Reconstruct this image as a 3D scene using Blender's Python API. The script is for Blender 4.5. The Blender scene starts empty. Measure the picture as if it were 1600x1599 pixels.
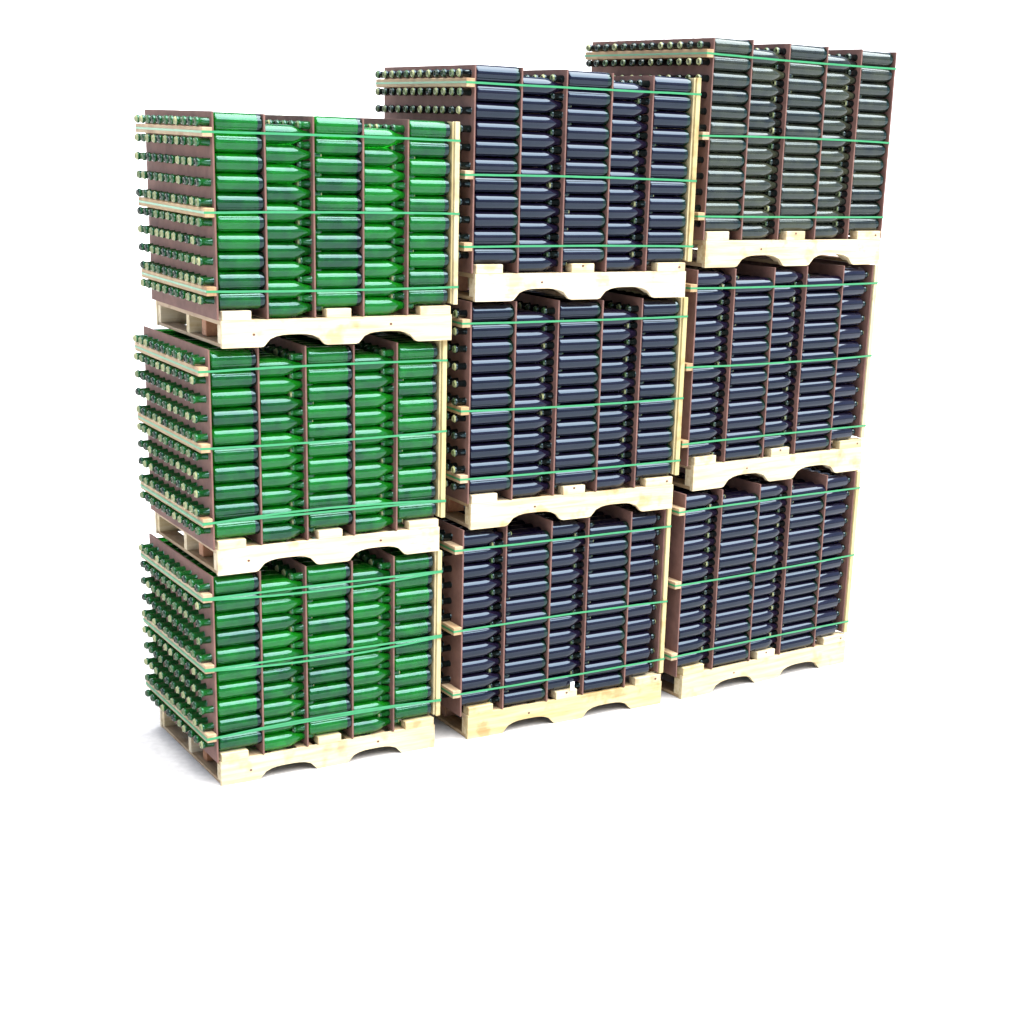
import bpy, math, random
from mathutils import Vector, Matrix
random.seed(7)
S = bpy.context.scene
COL = S.collection
R = math.radians

# ------------------------------------------------------------------ camera
cam_d = bpy.data.cameras.new('camera')
cam = bpy.data.objects.new('camera', cam_d)
COL.objects.link(cam)
S.camera = cam
cam.location = (-2.5974, -7.2802, 3.2264)
cam.rotation_euler = (1.2879, -0.0378, -0.5699)
cam_d.sensor_width = 36
cam_d.lens = 36 * 2513.7 / 1600
cam_d.shift_x = -0.0819
cam_d.shift_y = 0.0889
cam_d.clip_start = 0.1
cam_d.clip_end = 5000

# ------------------------------------------------------------------ light
SUN_EL, SUN_AZ = 69.0, 146.0            # azimuth clockwise from +Y (north); sun stands in front of the stacks
W = bpy.data.worlds.new('World')
S.world = W
W.use_nodes = True
nt = W.node_tree
nt.nodes.clear()
sky = nt.nodes.new('ShaderNodeTexSky')
sky.sky_type = 'NISHITA'
sky.sun_disc = False
sky.sun_elevation = R(SUN_EL)
sky.sun_rotation = R(SUN_AZ)
sky.air_density = 1.0
sky.dust_density = 3.0
sky.ozone_density = 1.0
bg = nt.nodes.new('ShaderNodeBackground')
bg.inputs['Strength'].default_value = 0.08
wo = nt.nodes.new('ShaderNodeOutputWorld')
nt.links.new(sky.outputs[0], bg.inputs[0])
nt.links.new(bg.outputs[0], wo.inputs[0])

sun_d = bpy.data.lights.new('sun', 'SUN')
sun_d.energy = 5.0
sun_d.angle = R(76)
sun_d.color = (1.0, 0.98, 0.95)
sun = bpy.data.objects.new('sun', sun_d)
COL.objects.link(sun)
az, el = R(SUN_AZ), R(SUN_EL)
to_sun = Vector((math.sin(az) * math.cos(el), math.cos(az) * math.cos(el), math.sin(el)))
sun.rotation_euler = to_sun.to_track_quat('Z', 'Y').to_euler()
sun.location = to_sun * 20

S.view_settings.view_transform = 'Standard'
S.view_settings.look = 'None'
S.view_settings.gamma = 1
S.view_settings.use_curve_mapping = False
S.view_settings.exposure = 1.42
S.render.engine = 'CYCLES'
S.cycles.max_bounces = 10
S.cycles.transmission_bounces = 8


# ------------------------------------------------------------------ materials
def new_mat(name):
    m = bpy.data.materials.new(name)
    m.use_nodes = True
    t = m.node_tree
    b = t.nodes['Principled BSDF']
    return m, t, b


def ramp(t, fac, stops):
    r = t.nodes.new('ShaderNodeValToRGB')
    while len(r.color_ramp.elements) < len(stops):
        r.color_ramp.elements.new(0.5)
    for e, (p, c) in zip(r.color_ramp.elements, stops):
        e.position = p
        e.color = (*c, 1)
    t.links.new(fac, r.inputs[0])
    return r.outputs[0]


def noise(t, scale, detail=4, vec=None, rough=.55):
    n = t.nodes.new('ShaderNodeTexNoise')
    n.inputs['Scale'].default_value = scale
    n.inputs['Detail'].default_value = detail
    n.inputs['Roughness'].default_value = rough
    if vec is not None:
        t.links.new(vec, n.inputs['Vector'])
    return n


def coords(t, scale=(1, 1, 1), rnd=True):
    tc = t.nodes.new('ShaderNodeTexCoord')
    mp = t.nodes.new('ShaderNodeMapping')
    mp.inputs['Scale'].default_value = scale
    t.links.new(tc.outputs['Object'], mp.inputs['Vector'])
    if rnd:
        oi = t.nodes.new('ShaderNodeObjectInfo')
        mul = t.nodes.new('ShaderNodeMath')
        mul.operation = 'MULTIPLY'
        mul.inputs[1].default_value = 37.0
        t.links.new(oi.outputs['Random'], mul.inputs[0])
        t.links.new(mul.outputs[0], mp.inputs['Location'])
    return mp.outputs[0]


def wood(name, c0, c1, c2, grain=(3, 40, 40), rough=.7):
    m, t, b = new_mat(name)
    v = coords(t, grain)
    n = noise(t, 1.0, 6, v, .6)
    c = ramp(t, n.outputs['Fac'], [(.3, c0), (.55, c1), (.75, c2)])
    v2 = coords(t, (1, 1, 1))
    k = noise(t, 7.0, 3, v2)
    kr = ramp(t, k.outputs['Fac'], [(.34, (.62, .47, .33)), (.44, (1, 1, 1))])
    mx = t.nodes.new('ShaderNodeMix')
    mx.data_type = 'RGBA'
    mx.blend_type = 'MULTIPLY'
    mx.inputs[0].default_value = .6
    t.links.new(c, mx.inputs[6])
    t.links.new(kr, mx.inputs[7])
    oi = t.nodes.new('ShaderNodeObjectInfo')
    hs = t.nodes.new('ShaderNodeHueSaturation')
    for sock, lo, hi in (('Saturation', .82, 1.1), ('Value', 1.1, .96)):
        mr = t.nodes.new('ShaderNodeMapRange')
        mr.inputs['To Min'].default_value = lo
        mr.inputs['To Max'].default_value = hi
        t.links.new(oi.outputs['Random'], mr.inputs[0])
        t.links.new(mr.outputs[0], hs.inputs[sock])
    t.links.new(mx.outputs[2], hs.inputs['Color'])
    t.links.new(hs.outputs[0], b.inputs['Base Color'])
    b.inputs['Roughness'].default_value = rough
    bp = t.nodes.new('ShaderNodeBump')
    bp.inputs['Strength'].default_value = .25
    bp.inputs['Distance'].default_value = .004
    t.links.new(n.outputs['Fac'], bp.inputs['Height'])
    t.links.new(bp.outputs[0], b.inputs['Normal'])
    return m


M = {}
M['pine'] = wood('pine_along_x', (.47, .36, .19), (.59, .50, .32), (.65, .58, .42), (3, 45, 45))
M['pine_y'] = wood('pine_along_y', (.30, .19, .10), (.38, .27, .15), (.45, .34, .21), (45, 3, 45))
M['pine_z'] = wood('pine_upright', (.38, .30, .14), (.47, .40, .20), (.52, .45, .25), (45, 45, 3))
M['pine_yellow'] = wood('yellow_pine_along_x', (.40, .30, .14), (.51, .43, .25), (.57, .50, .32), (3, 45, 45))
M['knot'] = wood('knot_wood', (.09, .035, .02), (.12, .05, .03), (.16, .07, .04), (30, 30, 30))
M['block'] = wood('brown_block', (.22, .09, .045), (.34, .16, .08), (.42, .22, .12), (20, 3, 20))


def board_mat(name, c0, c1):
    m, t, b = new_mat(name)
    v = coords(t, (4, 4, 4))
    n = noise(t, 2.0, 8, v, .65)
    c = ramp(t, n.outputs['Fac'], [(.3, c0), (.7, c1)])
    t.links.new(c, b.inputs['Base Color'])
    b.inputs['Roughness'].default_value = .8
    return m


M['board'] = board_mat('hardboard_brown', (.10, .048, .040), (.19, .095, .075))


def glass(name, c0, c1, trans, tint, rough=.075):
    m, t, b = new_mat(name)
    v = coords(t, (1, 1, 1))
    n = noise(t, 14.0, 4, v)
    oi = t.nodes.new('ShaderNodeObjectInfo')
    add = t.nodes.new('ShaderNodeMath')
    add.operation = 'MULTIPLY_ADD'
    add.inputs[1].default_value = .45
    t.links.new(oi.outputs['Random'], add.inputs[0])
    t.links.new(n.outputs['Fac'], add.inputs[2])
    c = ramp(t, add.outputs[0], [(.4, c0), (.95, c1)])
    t.links.new(c, b.inputs['Base Color'])
    b.inputs['Transmission Weight'].default_value = trans
    b.inputs['IOR'].default_value = 1.55
    b.inputs['Specular Tint'].default_value = (*tint, 1)
    r = ramp(t, noise(t, 30.0, 5, v).outputs['Fac'], [(.35, (rough * .9,) * 3), (.7, (rough * 1.6,) * 3)])
    t.links.new(r, b.inputs['Roughness'])
    return m


M['green_glass'] = glass('green_glass', (.003, .12, .009), (.014, .46, .020), .8, (.55, .9, 1))
M['dark_glass'] = glass('dark_glass', (.0016, .0008, .007), (.006, .004, .013), .08, (.58, .80, 1))
M['olive_glass'] = glass('olive_glass', (.010, .014, .016), (.055, .064, .036), .5, (.72, .92, 1), .10)


def lip_mat():
    m, t, b = new_mat('lit_lip_glass')
    g_ = t.nodes.new('ShaderNodeNewGeometry')
    oi = t.nodes.new('ShaderNodeObjectInfo')
    a_ = t.nodes.new('ShaderNodeMath'); a_.operation = 'ADD'
    t.links.new(g_.outputs['Random Per Island'], a_.inputs[0]); t.links.new(oi.outputs['Random'], a_.inputs[1])
    f_ = t.nodes.new('ShaderNodeMath'); f_.operation = 'FRACT'
    t.links.new(a_.outputs[0], f_.inputs[0])
    c = ramp(t, f_.outputs[0], [(.2, (.004, .02, .006)), (.5, (.05, .11, .035)), (.9, (.30, .32, .15))])  # pale stops paint the light on the bottle mouths into the colour
    t.links.new(c, b.inputs['Base Color'])
    b.inputs['Roughness'].default_value = .25
    b.inputs['IOR'].default_value = 1.6
    return m


M['lip'] = lip_mat()
M['neck'] = glass('neck_glass', (.003, .05, .010), (.010, .14, .022), .4, (.6, .9, 1))
M['neck_dark'] = glass('dark_neck_glass', (.001, .002, .003), (.003, .006, .005), .2, (.6, .9, 1))
M['base'] = glass('shaded_base_glass', (.001, .006, .004), (.002, .012, .006), .1, (.6, .88, 1))  # thick base glass, darkened further to paint in the divider's shade


def plain(name, col, rough, spec=.5):
    m, t, b = new_mat(name)
    v = coords(t, (1, 1, 1))
    n = noise(t, 25, 3, v)
    c = ramp(t, n.outputs['Fac'], [(.3, tuple(x * .85 for x in col)), (.7, col)])
    t.links.new(c, b.inputs['Base Color'])
    b.inputs['Roughness'].default_value = rough
    b.inputs['Specular IOR Level'].default_value = spec
    return m


M['strap'] = plain('green_strap_plastic', (.028, .25, .10), .35)
M['paper'] = plain('white_paper', (.78, .82, .82), .7)
M['ground'] = plain('white_ground', (.53, .525, .52), .9, 0.0)
M['backdrop'] = plain('white_backdrop', (.88, .88, .88), .9, 0.0)


# ------------------------------------------------------------------ mesh helpers
class MB:
    def __init__(self):
        self.v, self.f, self.sm, self.mi = [], [], [], {}

    def box(self, x0, x1, y0, y1, z0, z1, bev=0.0):
        if bev <= 0:
            i = len(self.v)
            self.v += [(x0, y0, z0), (x1, y0, z0), (x1, y1, z0), (x0, y1, z0), (x0, y0, z1), (x1, y0, z1), (x1, y1, z1), (x0, y1, z1)]
            self.f += [tuple(i + k for k in q) for q in ((0, 3, 2, 1), (4, 5, 6, 7), (0, 1, 5, 4), (1, 2, 6, 5), (2, 3, 7, 6), (3, 0, 4, 7))]
            self.sm += [False] * 6
            return
        import bmesh
        bm = bmesh.new()
        bmesh.ops.create_cube(bm, size=1)
        for w in bm.verts:
            w.co = Vector(((x0 + x1) / 2 + w.co.x * (x1 - x0), (y0 + y1) / 2 + w.co.y * (y1 - y0), (z0 + z1) / 2 + w.co.z * (z1 - z0)))
        bmesh.ops.bevel(bm, geom=list(bm.edges), offset=bev, segments=1, affect='EDGES')
        i = len(self.v)
        bm.verts.index_update()
        self.v += [tuple(w.co) for w in bm.verts]
        self.f += [tuple(i + w.index for w in q.verts) for q in bm.faces]
        self.sm += [False] * len(bm.faces)
        bm.free()

    def prism(self, outline, y0, y1):
        """outline (x, z) counter-clockwise seen from -Y, extruded along y."""
        i = len(self.v)
        n = len(outline)
        self.v += [(x, y0, z) for x, z in outline] + [(x, y1, z) for x, z in outline]
        self.f.append(tuple(i + k for k in range(n)))
        self.f.append(tuple(i + n + k for k in reversed(range(n))))
        self.sm += [False, False]
        for k in range(n):
            a, b = i + k, i + (k + 1) % n
            self.f.append((b, a, a + n, b + n))
            self.sm.append(False)

    def lathe_x(self, prof, seg, ox=0, oy=0, oz=0, flip=False, rot=0.0, lip=False, base=False):
        i = len(self.v)
        s = -1 if flip else 1
        for x, r in prof:
            for k in range(seg):
                a = 2 * math.pi * k / seg + rot
                self.v.append((ox + s * x, oy + r * math.cos(a), oz + r * math.sin(a)))
        for j in range(len(prof) - 1):
            for k in range(seg):
                a, b = i + j * seg + k, i + j * seg + (k + 1) % seg
                q = (a, b, b + seg, a + seg)
                self.f.append(q if not flip else q[::-1])
                self.sm.append(True)
                if lip and j >= len(prof) - 5:
                    self.mi[len(self.f) - 1] = 1
                elif lip and j >= len(prof) - (9 if lip == 2 else 8):
                    self.mi[len(self.f) - 1] = 3
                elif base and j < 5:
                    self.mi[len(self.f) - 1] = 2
        e = i + (len(prof) - 1) * seg
        c0 = tuple(i + k for k in range(seg))
        c1 = tuple(e + k for k in range(seg))
        self.f.append(c0[::-1] if not flip else c0)
        self.f.append(c1 if not flip else c1[::-1])
        self.sm += [False, False]

    def mesh(self, name, mat):
        me = bpy.data.meshes.new(name)
        me.from_pydata(self.v, [], self.f)
        me.polygons.foreach_set('use_smooth', self.sm)
        me.materials.append(mat)
        if self.mi:
            me.materials.append(M['lip'])
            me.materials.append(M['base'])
            me.materials.append(M['neck'] if mat is M['green_glass'] else M['neck_dark'])
            for k, q in self.mi.items():
                me.polygons[k].material_index = q
        me.update()
        return me

    def build(self, name, mat, parent=None, matrix=None):
        return link(name, self.mesh(name, mat), parent, matrix)


def link(name, me, parent=None, matrix=None):
    o = bpy.data.objects.new(name, me)
    COL.objects.link(o)
    if parent:
        o.parent = parent
    if matrix is not None:
        o.matrix_world = matrix
    return o


def tag(o, label, cat=None, group=None, kind=None):
    if label: o['label'] = label
    if cat: o['category'] = cat
    if group: o['group'] = group
    if kind: o['kind'] = kind
    return o


# ------------------------------------------------------------------ setting
g = MB()
N = 1
g.v = [(-600, -400, 0), (900, -400, 0), (900, 1500, 0), (-600, 1500, 0)]
g.f = [(0, 1, 2, 3)]
g.sm = [False]
tag(g.build('ground', M['ground']), None, None, None, 'structure')
# plain white sweep far behind the stacks: the photograph shows nothing but white there
g = MB()
NB = 48
for i in range(NB + 1):
    a = R(-80 + 160 * i / NB + 20)
    px_, py_ = math.sin(a), math.cos(a)
    for rad, z in ((26, .004), (28.5, .35), (30, 1.2), (31, 3), (31.6, 6), (32, 11)):
        g.v.append((px_ * rad, py_ * rad, z))
for i in range(NB):
    for k in range(5):
        a = i * 6 + k
        g.f.append((a, a + 1, a + 7, a + 6)); g.sm.append(True)
tag(g.build('backdrop', M['backdrop']), None, None, None, 'structure')

# ------------------------------------------------------------------ stack data
W0, D0, P0, HB, HT, ZB = 1.2, .9622, 1.1025, .1705, 1.0598, .128
STK = [  # x, y, yaw, scale, rows, bottles deep
    (0.0, 0.0, 0.0, 1.0, 10, 11),
    (1.3798, 0.0102, -0.0033, 1.084, 11, 12),
    (2.8542, 0.0518, 0.0726, 1.1511, 12, 13)]
OFF = {(0, 0): (-.019, .018, 0), (0, 1): (-.009, .008, -.002), (0, 2): (.029, -.027, -.002),
       (1, 0): (.009, .021, .008), (1, 1): (-.002, -.002, -.002), (1, 2): (-.007, -.020, -.006),
       (2, 0): (-.013, -.013, .007), (2, 1): (.001, .002, 0), (2, 2): (.012, .012, -.008)}
SN = ['left', 'middle', 'right']
LN = ['bottom', 'middle', 'top']
DIV_A = [-.015, .228, .468, .720, .955]
DIV_B = [-.040, .205, .468, .692, .955]
ORD = ['first', 'second', 'third', 'fourth', 'fifth', 'sixth', 'seventh', 'eighth', 'ninth', 'tenth', 'eleventh', 'twelfth', 'thirteenth']


def frame(s, l):
    x0, y0, yaw, sc, nr, nd = STK[s]
    dx, dy, da = OFF[(s, l)]
    loc = Matrix.Translation((dx * sc + W0 * sc / 2, dy * sc, l * P0 * sc)) @ Matrix.Rotation(da, 4, 'Z') @ Matrix.Translation((-W0 * sc / 2, 0, 0))
    return Matrix.Translation((x0, y0, 0)) @ Matrix.Rotation(yaw, 4, 'Z') @ loc


def arch_outline(w, zt):
    """front face of a pallet stringer: two arches cut from below"""
    pts = [(0.0, zt), (0.0, 0.0)]
    for a, b in ((.160, .440), (.565, .845)):
        h = .056
        n = 10
        pts.append((a * w, 0))
        for k in range(n + 1):
            u = k / n
            x = a + .012 + (b - a - .024) * u
            z = h * (1 - abs(2 * u - 1) ** 3.2) ** .62
            pts.append((x * w, max(z, .004) * w / 1.2))
        pts.append((b * w, 0))
    pts += [(w, 0.0), (w, zt)]
    return pts


def make_pallet(s):
    sc = STK[s][3]
    w, d, zb, hb = W0 * sc, D0 * sc, ZB * sc, HB * sc
    r = bpy.data.objects.new('pallet', None)
    COL.objects.link(r)
    m = MB(); m.prism(arch_outline(w, zb), 0, .022 * sc); m.build('front_board', M['pine'], r)
    m = MB(); m.prism(arch_outline(w, zb), d - .022 * sc, d); m.build('rear_board', M['pine'], r)
    for i, y in enumerate((.024, .46, d / sc - .066)):     # stringers running across
        m = MB()
        m.prism([(x + .003, z if z > .01 else .0185 * sc) if z < .1 * sc else (x + .003, .104 * sc) for x, z in arch_outline(w - .006, .11 * sc)], y * sc, (y + .042) * sc)
        m.build('stringer', M['pine'], r)
    n = 9
    for i in range(n):                                       # deck slats running front to back
        a = (w - .09 * sc) * i / (n - 1)
        m = MB(); m.box(a + .001, a + .089 * sc, .024 * sc, d - .024 * sc, .1055 * sc, .1265 * sc, .0015); m.build('deck_slat', M['pine_y'], r)
    for a in (.004, w / 2 - .045 * sc, w - .094 * sc):       # bottom slats
        m = MB(); m.box(a, a + .09 * sc, .024 * sc, d - .024 * sc, .001, .0175 * sc, .0015); m.build('bottom_slat', M['pine_y'], r)
    for a, b in ((.004, .122), (.438, .545), (.855, .996)):  # blocks that chock the first row
        m = MB(); m.box(a * w, b * w, .001, .06 * sc, zb - .001, hb, .003); m.build('stop_block', M['pine'], r)
    m = MB(); m.box(.03 * sc, .12 * sc, .30 * sc, .36 * sc, .02 * sc, .104 * sc, .003); m.build('spacer_block', M['block'], r)
    for kx, kz in ([(.965, .149), (.49, .16), (.30, .085)] if s else [(.72, .09), (.13, .06)]):   # knots and nail holes in the front
        m = MB()
        m.lathe_x([(0, .007), (.0012, .0068)], 10)
        m.v = [(kx * w + y_ * 1.1, -x_ + .0005, kz * sc + z_ * .9) for x_, y_, z_ in m.v]
        m.build('knot', M['knot'], r)
    return r


def copy_tree(o, parent=None):
    c = o.copy(); COL.objects.link(c); c.parent = parent
    for ch in list(o.children):
        k = ch.copy(); COL.objects.link(k); k.parent = c
    return c


PALLET_LABEL = [
    ['pine pallet standing on the ground under the lowest green bottle load', 'pine pallet between the lowest and the middle green bottle loads', 'pine pallet under the highest load of green bottles'],
    ['pine pallet on the ground under the lowest dark load of the middle stack', 'pine pallet second from the ground in the middle stack', 'bright pine pallet under the topmost load of the middle stack'],
    ['pine pallet on the ground at the foot of the right stack', 'yellowish pine pallet second from the ground in the right stack', 'pale pine pallet under the topmost load of the right stack']]

# ------------------------------------------------------------------ bottles
def prof_body(L, r, neck):
    """full cylinder almost to the divider, neck reaches through it"""
    return [(.012, r * .30), (.003, r * .62), (0, r * .90), (.002, r * .97), (.006, r), (.026, r), (L - .020, r), (L - .012, r * .95), (L - .007, r * .82),
            (L - .003, r * .60), (L + .004, .0205), (L + .012, .0180), (L + neck - .022, .0168), (L + neck - .019, .0200), (L + neck - .008, .0200),
            (L + neck - .006, .0155), (L + neck - .001, .0158), (L + neck, .0125), (L + neck - .012, .010)]


def prof_taper(L, r, neck):
    return [(.012, r * .30), (.003, r * .62), (0, r * .90), (.002, r * .97), (.006, r), (L * .55, r), (L * .62, r * .97), (L * .71, r * .86), (L * .80, r * .66),
            (L * .89, r * .50), (L * .96, .0185), (L + neck - .022, .0168), (L + neck - .019, .0200), (L + neck - .008, .0200),
            (L + neck - .006, .0155), (L + neck - .001, .0158), (L + neck, .0125), (L + neck - .012, .010)]


LABELLED = {'green': 0, 'dark': 0}
cand = {'green': [], 'dark': []}
rest = {'green': MB(), 'dark': MB()}
meshes = {}


def bottle_mesh(kind, L, r, taper, olive=False, le=False):
    k = (kind, olive, le, round(L, 3), round(r, 4), taper)
    if k not in meshes:
        m = MB()
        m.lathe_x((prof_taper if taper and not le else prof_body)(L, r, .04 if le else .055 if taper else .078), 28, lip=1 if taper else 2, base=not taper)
        meshes[k] = m.mesh(kind + '_bottle', M['olive_glass' if olive else kind + '_glass'])
    return meshes[k]


def loadtype(s, l):
    return 'B' if (s, l) in ((1, 0), (2, 0), (2, 1)) else 'A'


def build_load(s, l):
    F = frame(s, l)
    x0, y0, yaw, sc, nr, nd = STK[s]
    kind = 'green' if s == 0 else 'dark'
    typ = loadtype(s, l)
    divs = DIV_A if typ == 'A' else DIV_B
    xr = 1.190 if typ == 'A' else 1.165
    top = (HT if l == 2 else P0 - .003) * sc
    full = (HT if l == 2 else P0 - .016) * sc
    d = D0 * sc
    z0 = (ZB + .003) * sc
    pitch = (full - z0 - .003) / (nr + .5)
    r = pitch / 2 - .0006
    where = 'in the %s load of the %s stack' % (LN[l], SN[s])
    # divider boards
    for i, x in enumerate(divs):
        m = MB()
        b = x * sc
        fy = random.uniform(.001, .005); dt = random.uniform(0, .008)
        m.box(b - .0045, b + .0045, fy, d, z0 - .0005, top - dt, .0008)
        o = m.build('divider_board', M['board'], None, F)
        if i == 0:
            lab = 'brown hardboard sheet closing the left side of the %s load, %s stack' % (LN[l], SN[s])
        else:
            lab = 'upright brown hardboard divider, %s after the left side board, %s load, %s stack' % (ORD[i - 1], LN[l], SN[s])
        tag(o, lab, 'divider board', 'brown divider boards between the bottle columns')
    # end board (none shows on the topmost right load)
    if (s, l) != (2, 2):
        m = MB()
        e0 = (1.197 if typ == 'A' else 1.172) * sc
        m.box(e0, e0 + .010 * sc, .012, d, z0 + .05 * sc, top - .004, .001)
        bd = m
        r_ = bpy.data.objects.new('end_frame', None)
        COL.objects.link(r_)
        r_.matrix_world = F
        bd.build('panel', M['pine_z'] if typ == 'A' else M['board'], r_)  # brown instead of pine paints in the shaded gap beside the post
        m = MB(); m.box(e0 + .0105 * sc, e0 + .036 * sc, 0, .03 * sc, z0 + .045 * sc, top - .002, .0015); m.build('post', M['pine_z'], r_)
        m = MB(); m.box(e0 + .0105 * sc, e0 + .036 * sc, d - .03 * sc, d, z0 + .045 * sc, top - .002, .0015); m.build('post', M['pine_z'], r_)
        m = MB(); m.box(e0 + .0105 * sc, e0 + .036 * sc, .031 * sc, d - .031 * sc, top - .03 * sc, top - .004, .0015); m.build('top_rail', M['pine_y'], r_)
        tag(r_, 'pale wooden end frame at the right edge of the %s load, %s stack' % (LN[l], SN[s]), 'end frame', 'pale end frames closing the right side of loads')
    else:
        m = MB()
        m.box(1.197 * sc - .0045, 1.197 * sc + .0045, 0, d, z0, top, .0008)
        tag(m.build('divider_board', M['board'], None, F), 'outermost brown hardboard sheet closing the right side of the topmost right load', 'divider board', 'brown divider boards between the bottle columns')
    # bottles
    gap = .0050
    for c in range(5):
        xa = divs[c] * sc + gap
        xb = (divs[c + 1] if c < 4 else xr) * sc - gap
        long_end = typ == 'B' and c == 4
        L = xb - xa - (.036 if long_end else 0)
        left = (c % 2 == 0) if typ == 'A' else (c % 2 == 1)     # neck points left
        for k in range(nr):
            zc = z0 + pitch * (k + .5) + (pitch * .5 if c % 2 == 0 else 0)
            for j in range(nd):
                yc = .004 + r + (d - .010 - 2 * r) * j / (nd - 1)
                if j == 0:
                    score = 100 + (20 if left else 0) + c * -.5 - (40 if (l < 2 and k == nr - 1) else 0) - s * 10 - (30 if c == 4 and typ == 'B' else 0) + l
                    cand[kind].append((score, s, l, c, k, j, F, xa, xb, L, zc, yc, r, left, nr, long_end))
                elif c == 0:
                    # behind the first row all bottles of the outer column point out through the side board
                    vis = s == 0 or j <= 3 or (l == 2 and k >= nr - 4) or k == nr - 1
                    if not vis and s > 0:
                        continue
                    score = 50 - j if s == 0 else 20 - j
                    cand[kind].append((score, s, l, c, k, j, F, xa, xb, L, zc, yc, r, True, nr, False))
                elif j <= 1 or k >= nr - 1 or s == 0:
                    cand[kind].append((0, s, l, c, k, j, F, xa, xb, L, zc, yc, r, left, nr, long_end))
    # battens and straps
    rows = {10: (.5, 4.5, 8.5), 11: (.5, 4.5, 9.5), 12: (.5, 5.5, 10.5)}[nr]
    hn = ['lowest', 'middle', 'highest']
    bx = divs[0] * sc - .0055
    bt = .048
    for q, rr in enumerate(rows):
        # rr is measured in pitches above the centre of the first row of the outer column
        zc = z0 + pitch * (rr + 1.0)
        m = MB()
        m.box(bx - bt, bx, .0 - .004, d, zc - .021, zc + .021, .002)
        o = m.build('batten', M['pine_y'], None, F)
        o.data.materials.append(M['pine'])
        tag(o, '%s horizontal wooden batten on the left side of the %s load, %s stack' % (hn[q], LN[l], SN[s]), 'batten', 'wooden battens held by the straps')
        make_strap(F, bx - bt, (1.197 if typ == 'A' else 1.172) * sc + .036 * sc if (s, l) != (2, 2) else 1.197 * sc + .0045, d, zc, q, s, l)
        if (s, l) == (0, 0) or (s, l, q) == (0, 1, 0):
            make_strap(F, bx - bt, 1.233 * sc, d, zc, q, s, l, True)


def make_strap(F, xl, xr, d, zc, q, s, l, second=False):
    """a flat plastic band running once round the load"""
    hw, th = .0052, .0012
    e = .0045
    path = []
    nx = 14
    if second:
        e += .0015; xl -= .0015; zc -= .004
    sag = (-.022, .026, .024)[q] if second else [.004, .006, .003][q] * random.choice((-1, 1, 1)) + random.uniform(-.003, .003)
    tilt = random.uniform(-.006, .006)
    for i in range(nx + 1):
        u = i / nx
        path.append((xl - .001 + (xr - xl + .0015) * u, -e, zc - sag * 4 * u * (1 - u) + tilt * u))
    path.append((xr + .0015, 0, zc + tilt))
    path.append((xr + .0015, d, zc))
    path.append((xr, d + .004, zc))
    path.append((xl, d + .004, zc))
    path.append((xl - .0015, d, zc))
    path.append((xl - .0015, -e + .002, zc))
    m = MB()
    n = len(path)
    for i, (x, y, z) in enumerate(path):
        if i <= nx:
            nx_, ny_ = 0, 1
            if i == 0: nx_, ny_ = .7, .7
            if i == nx: nx_, ny_ = -.7, .7
        elif i <= nx + 2:
            nx_, ny_ = -1, 0
        elif i <= nx + 4:
            nx_, ny_ = 0, -1
        else:
            nx_, ny_ = 1, 0
        w = random.uniform(-.0006, .0006)
        for dn, dz in ((0, -hw), (0, hw), (th, hw), (th, -hw)):
            m.v.append((x + nx_ * dn, y + ny_ * dn, z + dz + w))
    for i in range(n):
        a, b = i * 4, ((i + 1) % n) * 4
        for k in range(4):
            m.f.append((a + k, b + k, b + (k + 1) % 4, a + (k + 1) % 4))
            m.sm.append(False)
    hn = ['lowest', 'middle', 'highest']
    o = m.build('strap', M['strap'], None, F)
    if second:
        tag(o, 'slack second green strap sagging beside the %s one, %s load of the %s stack' % (hn[q], LN[l], SN[s]), 'strap', 'green plastic straps round the loads')
        return
    tag(o, '%s green plastic strap round the %s load of the %s stack' % (hn[q], LN[l], SN[s]), 'strap', 'green plastic straps round the loads')


protos = []
for s in range(3):
    root = make_pallet(s)
    protos.append(root)
    for l in range(3):
        p = root if l == 0 else copy_tree(root)
        p.matrix_world = frame(s, l)
        if l == 0 or (s, l) == (2, 1):
            for ch in p.children:
                if ch.name.split('.')[0] in ('front_board', 'stop_block'):
                    ch.material_slots[0].link = 'OBJECT'
                    ch.material_slots[0].material = M['pine_yellow']
        else:
            for ch in p.children:
                ch.material_slots[0].link = 'DATA'
        tag(p, PALLET_LABEL[s][l], 'pallet', 'pine pallets carrying the bottle loads')
        build_load(s, l)


def rowname(k, n):
    t = n - 1 - k
    return ('topmost' if t == 0 else 'lowest' if k == 0 else ORD[t] + ' from top')


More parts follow.
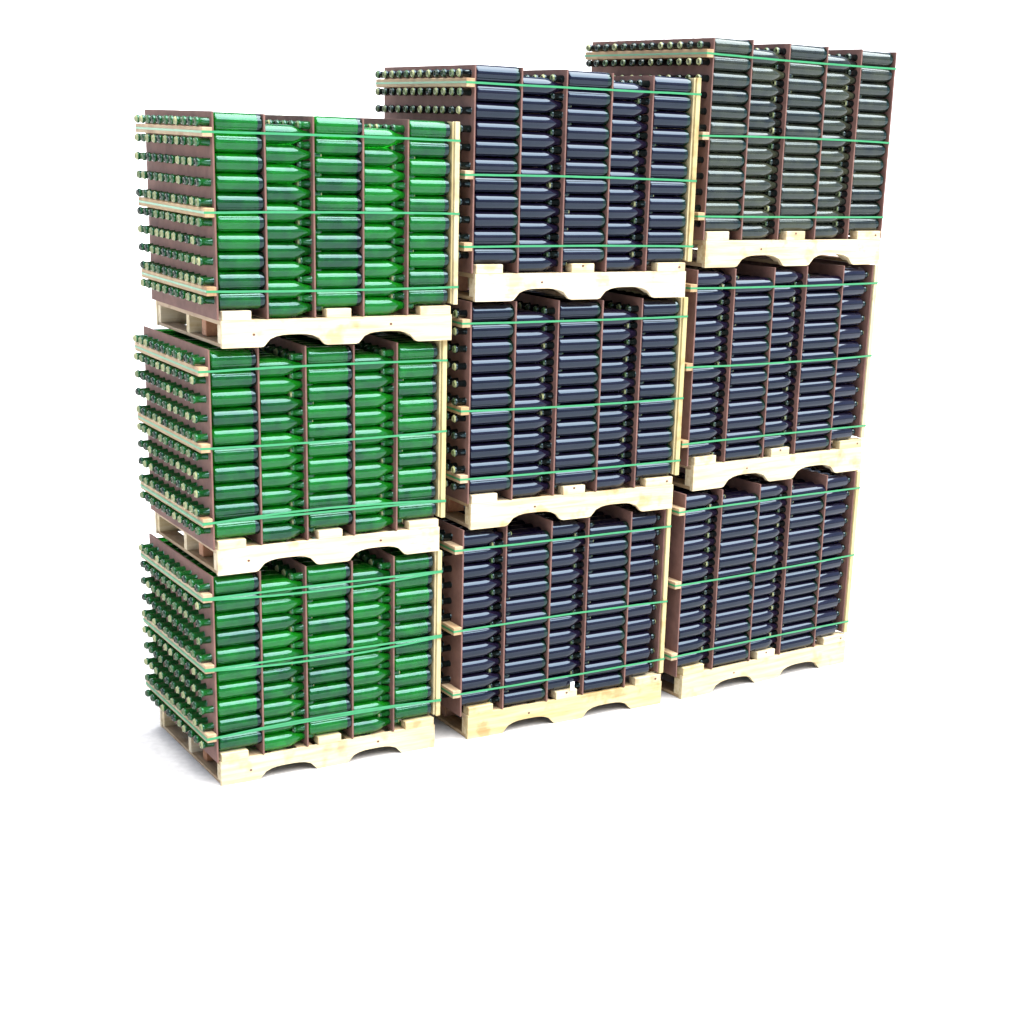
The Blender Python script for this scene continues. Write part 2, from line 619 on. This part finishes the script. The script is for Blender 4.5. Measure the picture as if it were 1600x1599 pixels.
COLN = ['leftmost column', 'second column', 'middle column', 'fourth column', 'rightmost column']
for kind in ('green', 'dark'):
    cand[kind].sort(key=lambda t: -t[0])
    for i, (score, s, l, c, k, j, F, xa, xb, L, zc, yc, r, left, nr, le) in enumerate(cand[kind]):
        jx, jz = random.uniform(-.003, .003), random.uniform(-.0006, .0006)
        if i < 300:
            me = bottle_mesh(kind, L, r, not left, s == 2 and l == 2, le)
            o = link(kind + '_bottle', me)
            T = Matrix.Translation((xb + jx if left else xa + jx, yc + random.uniform(-.003, .005), zc + jz)) @ Matrix.Rotation(random.gauss(0, .006), 4, 'Z')
            if left:
                T = T @ Matrix.Rotation(math.pi, 4, 'Z')
            o.matrix_world = F @ T @ Matrix.Rotation(random.uniform(0, 6.28), 4, 'X')
            rn = rowname(k, nr)
            if j == 0:
                lab = '%s bottle, %s, %s, %s load of %s stack' % (kind, rn, COLN[c], LN[l], SN[s])
                grp = '%s bottles lying in the front rows of the loads' % kind
            else:
                lab = '%s bottle neck, %s row, %s from the front corner, left side, %s %s load' % (kind, rn.replace(' from top', ' down'), ORD[j], LN[l], 'green' if s == 0 else SN[s])
                grp = '%s bottles with necks sticking out of the left side' % kind
            tag(o, lab, 'bottle', grp)
        else:
            m = rest[kind]
            i0 = len(m.v)
            m.lathe_x((prof_taper if not left and not le else prof_body)(L, r, .04 if le else .055 if not left else .078), 16, xb + jx if left else xa, yc, zc, left, lip=2 if left else 1)
            m.v[i0:] = [tuple(F @ Vector(v)) for v in m.v[i0:]]
for kind in ('green', 'dark'):
    if rest[kind].v:
        o = rest[kind].build(kind + '_bottles', M[kind + '_glass'])
        tag(o, '%s bottles packed behind the front rows of the loads' % kind, 'bottles', None, 'stuff')

# small white paper tag on the lowest pallet of the middle stack
F = frame(1, 0)
m = MB()
m.box(.505 * 1.3, .505 * 1.3 + .026, -.0085, -.0078, HB * 1.084 + .002, HB * 1.084 + .052)
tag(m.build('paper_tag', M['paper'], None, F), 'small white paper tag above the centre block of the lowest middle pallet', 'tag')
